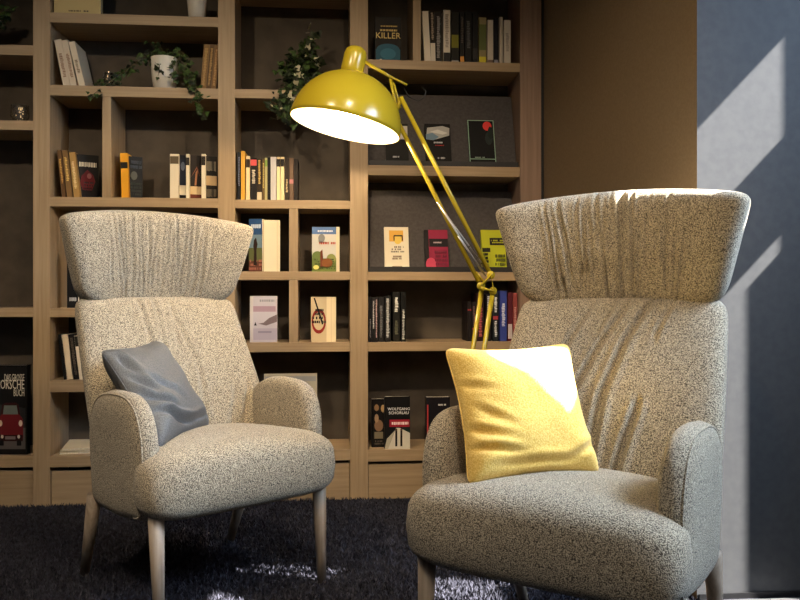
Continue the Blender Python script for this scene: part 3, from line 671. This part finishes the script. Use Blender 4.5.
display_book(371.5, 386, 399, YB+.06, SH['C5'], .03, (26, 20, 18), w1, 'brown and black book half behind the thriller with two walkers', 'books on the bottom shelf by the right chair')
display_book(384.5, 410, 396.5, YB+.018, SH['C5'], .028, (24, 22, 22), w2, 'black thriller showing two walkers on a white road, on the bottom shelf', 'books on the bottom shelf by the right chair')
display_book(426, 450, 397, YB+.04, SH['C5'], .03, (32, 26, 36), w3, 'dark book on the bottom shelf peeking over the left arm of the right chair', 'books on the bottom shelf by the right chair')
# big car book at the left edge
def car(A):
    A.rect(.02, .03, .97, .98, (26, 24, 26)); A.rect(.02, .06, .97, .30, (88, 84, 82)); A.poly([(.02, .3), (.97, .3), (.97, .52), (.02, .6)], (60, 62, 62))
    A.text('DAS GROSSE', .95, .825, .040, (205, 200, 188), .36, True); A.text('PORSCHE', .95, .735, .054, (214, 208, 194), .48, True); A.text('BUCH', .95, .655, .040, (205, 200, 188), .42, True)
    def q(u): return .44+(u-.22)*.69
    def pl(pts, c): A.poly([(q(u), v) for u, v in pts], c)
    def el(u, v, ru, rv, c): A.ell(q(u), v, ru*.69, rv, c)
    pl([(.3, .4), (.36, .56), (.44, .58), (.72, .58), (.8, .56), (.86, .4)], (70, 24, 26)); pl([(.37, .43), (.41, .55), (.75, .55), (.8, .43)], (96, 104, 100))
    pl([(.22, .18), (.22, .36), (.26, .41), (.34, .45), (.82, .45), (.9, .41), (.93, .36), (.93, .18)], (104, 26, 32)); el(.31, .35, .05, .035, (214, 190, 170)); el(.86, .35, .05, .035, (214, 190, 170))
    pl([(.24, .15), (.92, .15), (.92, .22), (.24, .22)], (60, 16, 20)); pl([(.44, .17), (.72, .17), (.72, .205), (.44, .205)], (120, 110, 110)); el(.36, .2, .035, .02, (206, 196, 180)); el(.81, .2, .035, .02, (206, 196, 180))
    pl([(.28, .1), (.4, .1), (.4, .16), (.28, .16)], (16, 16, 18)); pl([(.76, .1), (.88, .1), (.88, .16), (.76, .16)], (16, 16, 18))
display_book(-26, 29, 365, YS+.02, SH['L4'], .03, (22, 20, 22), car, 'large black book with a red car on its cover at the left edge', None, rz=-.1, spine_side=1)

# ------------------------------------------------------------------ plants, pots, candle glasses
M_leaf = noisy('ivy_leaf', (34, 52, 24), (72, 96, 44), 60, 2, .5, .1); M_leafd = noisy('dark_foliage', (26, 34, 22), (50, 60, 34), 60, 2, .5, .1)
M_leafw = plain((196, 190, 160), .5); M_stem = plain((84, 74, 44), .6); M_pot = plain((222, 218, 208), .4); M_soil = plain((40, 32, 26), .95)
def leaf(mb, p, d, up, s, mi=0):
    d = d.normalized(); sd = d.cross(up)
    if sd.length < .05: sd = d.cross(Vector((.3, 1, .2)))
    sd.normalize(); n = sd.cross(d)
    o = [(0, 0), (.45, .25), (.5, .0), (.28, .55), (.0, 1.0), (-.28, .55), (-.5, .0), (-.45, .25)]
    o = [(0, 0), (.32, -.12), (.52, .22), (.28, .42), (0, 1), (-.28, .42), (-.52, .22), (-.32, -.12)]
    vv = [p+sd*(a*s)+d*(b*s)+n*(-.12*s*abs(a)*2) for a, b in o]+[p+d*(.35*s)+n*.02*s]
    mb.add(vv, [(8, i, (i+1) % 8) for i in range(8)], mi)
def vines(root, paths, mats, seed, size, step, jit, stem_r=.0012):
    rnd = random.Random(seed); lf = MB(); st = MB()
    R = Vector(root.location)
    for path in paths:
        pts = [Vector(q)-R for q in path]
        # smooth the path
        for _ in range(2):
            q = [pts[0]]
            for a, b in zip(pts, pts[1:]): q += [a*.75+b*.25, a*.25+b*.75]
            q.append(pts[-1]); pts = q
        st.tube(pts, stem_r, 5)
        for a, b in zip(pts, pts[1:]):
            L_ = (b-a).length; k = L_/step; cnt = int(k)+(1 if rnd.random() < k-int(k) else 0)
            for _ in range(cnt):
                p = a.lerp(b, rnd.random())+Vector([rnd.gauss(0, jit) for _ in range(3)])
                d = Vector((rnd.gauss(0, 1), -abs(rnd.gauss(.5, .5)), rnd.gauss(-.5, .7)))
                leaf(lf, p, d, Vector((rnd.gauss(0, .4), -1, rnd.gauss(.5, .4))), size*rnd.uniform(.6, 1.2), rnd.choices(range(len(mats)), [3, 2, .6][:len(mats)])[0])
    lf.build('foliage', mats, root); st.build('stem', M_stem, root)
def pot(root, r0, r1, h, mat=None):
    t = .003
    MB().lathe([(r0, 0), (r1, h), (r1-t, h), (r0-t, .006)], 36).build('pot', mat or M_pot, root, True)
    MB().lathe([(.002, h*.85), (r1-t-.001, h*.85)], 24).build('soil', M_soil, root)
# ivy in the white pot
def P(x, y, dy=0.0): return at(x, y, YB+dy)
pc = P(164.5, 86, .07); prt = tag(empty('potted_ivy', (pc.x, YB+.07, SH['A2']+.0005)), 'ivy in a white pot trailing over the shelf above the left chair', 'plant')
hp = P(164, 59, .07).z-SH['A2']
wpt = (P(178, 60, .07).x-P(150, 60, .07).x)/2
pot(prt, wpt*.8, wpt, hp)
pth = [[P(164, 62, .07), P(150, 52, .05), P(132, 66, .03), P(118, 76, .02), P(104, 86, .012), P(96, 92, -.012), P(90, 98, -.016)],
 [P(164, 62, .07), P(140, 60, .05), P(122, 74, .03), P(106, 82, .02), P(92, 84, .01)],
 [P(166, 62, .07), P(180, 52, .05), P(190, 62, .03), P(194, 78, .02), P(197, 92, -.012), P(199, 106, -.02), P(198, 116, -.02)],
 [P(166, 62, .07), P(178, 56, .05), P(186, 72, .03), P(190, 88, .0), P(197, 97, -.015), P(206, 118, -.02)],
 [P(160, 62, .07), P(164, 48, .06), P(150, 44, .07)], [P(166, 62, .07), P(174, 48, .06), P(188, 56, .06)],
 [P(160, 62, .07), P(158, 56, .03), P(160, 66, .015), P(158, 76, .01)], [P(168, 62, .07), P(172, 60, .02), P(174, 74, .01), P(173, 84, .008)],
 [P(170, 62, .07), P(182, 62, .04), P(185, 78, .02), P(187, 86, .01)]]
vines(prt, pth, [M_leaf, M_leafd], 5, .024, .0075, .010)
# bushy plant behind the lamp shade
qc = P(301, 88, .07); qrt = tag(empty('trailing_houseplant', (qc.x, YB+.08, SH['B1']+.0005)), 'bushy variegated plant spilling over the shelf behind the lamp shade', 'plant')
pot(qrt, .035, .045, .07, plain((60, 56, 50), .6))
pth = []
rnd = random.Random(8)
for k in range(34):
    a = rnd.uniform(0, 2*PI); q = rnd.uniform(.5, 1.05); tx, ty = 301+20*q*math.cos(a), 66+25*q*math.sin(a)
    pth.append([P(300, 80, .08), P((300+tx)/2, (78+ty)/2, .06), P(tx, ty, .04+rnd.uniform(-.01, .04))])
pth += [[P(296, 82, .06), P(288, 92, .01), P(280, 102, -.02), P(277, 116, -.02)], [P(298, 84, .06), P(290, 95, 0), P(284, 106, -.02), P(285, 120, -.02)], [P(302, 84, .06), P(296, 96, 0), P(292, 110, -.02), P(290, 124, -.02)], [P(302, 60, .06), P(308, 45, .07), P(314, 30, .07)], [P(298, 82, .06), P(280, 98, .0), P(272, 104, -.01)]]
vines(qrt, pth, [M_leafd, M_leaf, M_leafw], 9, .030, .0042, .015)
# plant at the far left
sc_ = P(0, 44, .08); srt = tag(empty('dark_leafy_plant', (sc_.x-.06, YB+.09, SH['L1']+.0005)), 'dark leafy plant cut off by the upper left corner', 'plant')
pot(srt, .04, .05, .09, M_pot)
vines(srt, [[P(-12, 30, .09), P(-10+9*k, 14-3*(k % 2), .06), P(-6+4*k, 2+6*(k % 3), .04)] for k in range(4)], [M_leafd, M_leaf], 3, .03, .008, .010)
# white pot at the top
tc_ = P(197, 15, .07); trt = tag(empty('flower_pot', (tc_.x, YB+.07, SH['A1']+.0005)), 'white flower pot cut off by the top edge of the photo', 'pot')
pot(trt, .033, .044, .13)
# sparkling glass ornament
M_gold = bpy.data.materials.new('tiny_lit_wire_lights'); nt, b = nodes(M_gold); b.inputs['Base Color'].default_value = (*s2l((255, 214, 150)), 1); b.inputs['Emission Color'].default_value = (1, .72, .4, 1); b.inputs['Emission Strength'].default_value = 5
M_glass = bpy.data.materials.new('smoky_glass'); nt, b = nodes(M_glass); b.inputs['Transmission Weight'].default_value = .9; b.inputs['Roughness'].default_value = .04; b.inputs['Base Color'].default_value = (.35, .33, .3, 1)
def candle(x, y, w_, h_, key, label, smoky):
    dy = .07 if smoky else .035; c = P(x, y, dy); r = tag(empty('light_jar', (c.x, YB+dy, SH[key]+.0005)), label, 'candle glass')
    t = .0025
    MB().lathe([(w_*.7, 0), (w_, h_*.4), (w_*.95, h_), (w_*.95-t, h_), (w_-t, h_*.4), (w_*.7-t, t)], 32, closed=True).build('glass', M_glass, r, True)
    rn = random.Random(int(x)); mb = MB()
    for k in range(34 if smoky else 46):
        a = rn.uniform(0, 2*PI); q = rn.uniform(0, w_*.55); z = rn.uniform(.008, h_*(.8 if smoky else 1.1))
        mb.lathe([(.0002, -.0012), (.0014, 0), (.0002, .0012)], 6, Matrix.Translation((q*math.cos(a), q*math.sin(a), z)))
    mb.build('string_lights', M_gold, r)
candle(109, 84, .022, .06, 'A2', 'small glass of tiny warm lights on the ivy shelf', False)
candle(20, 119, .036, .075, 'L2', 'dark glass of tiny lights at the left edge', True)
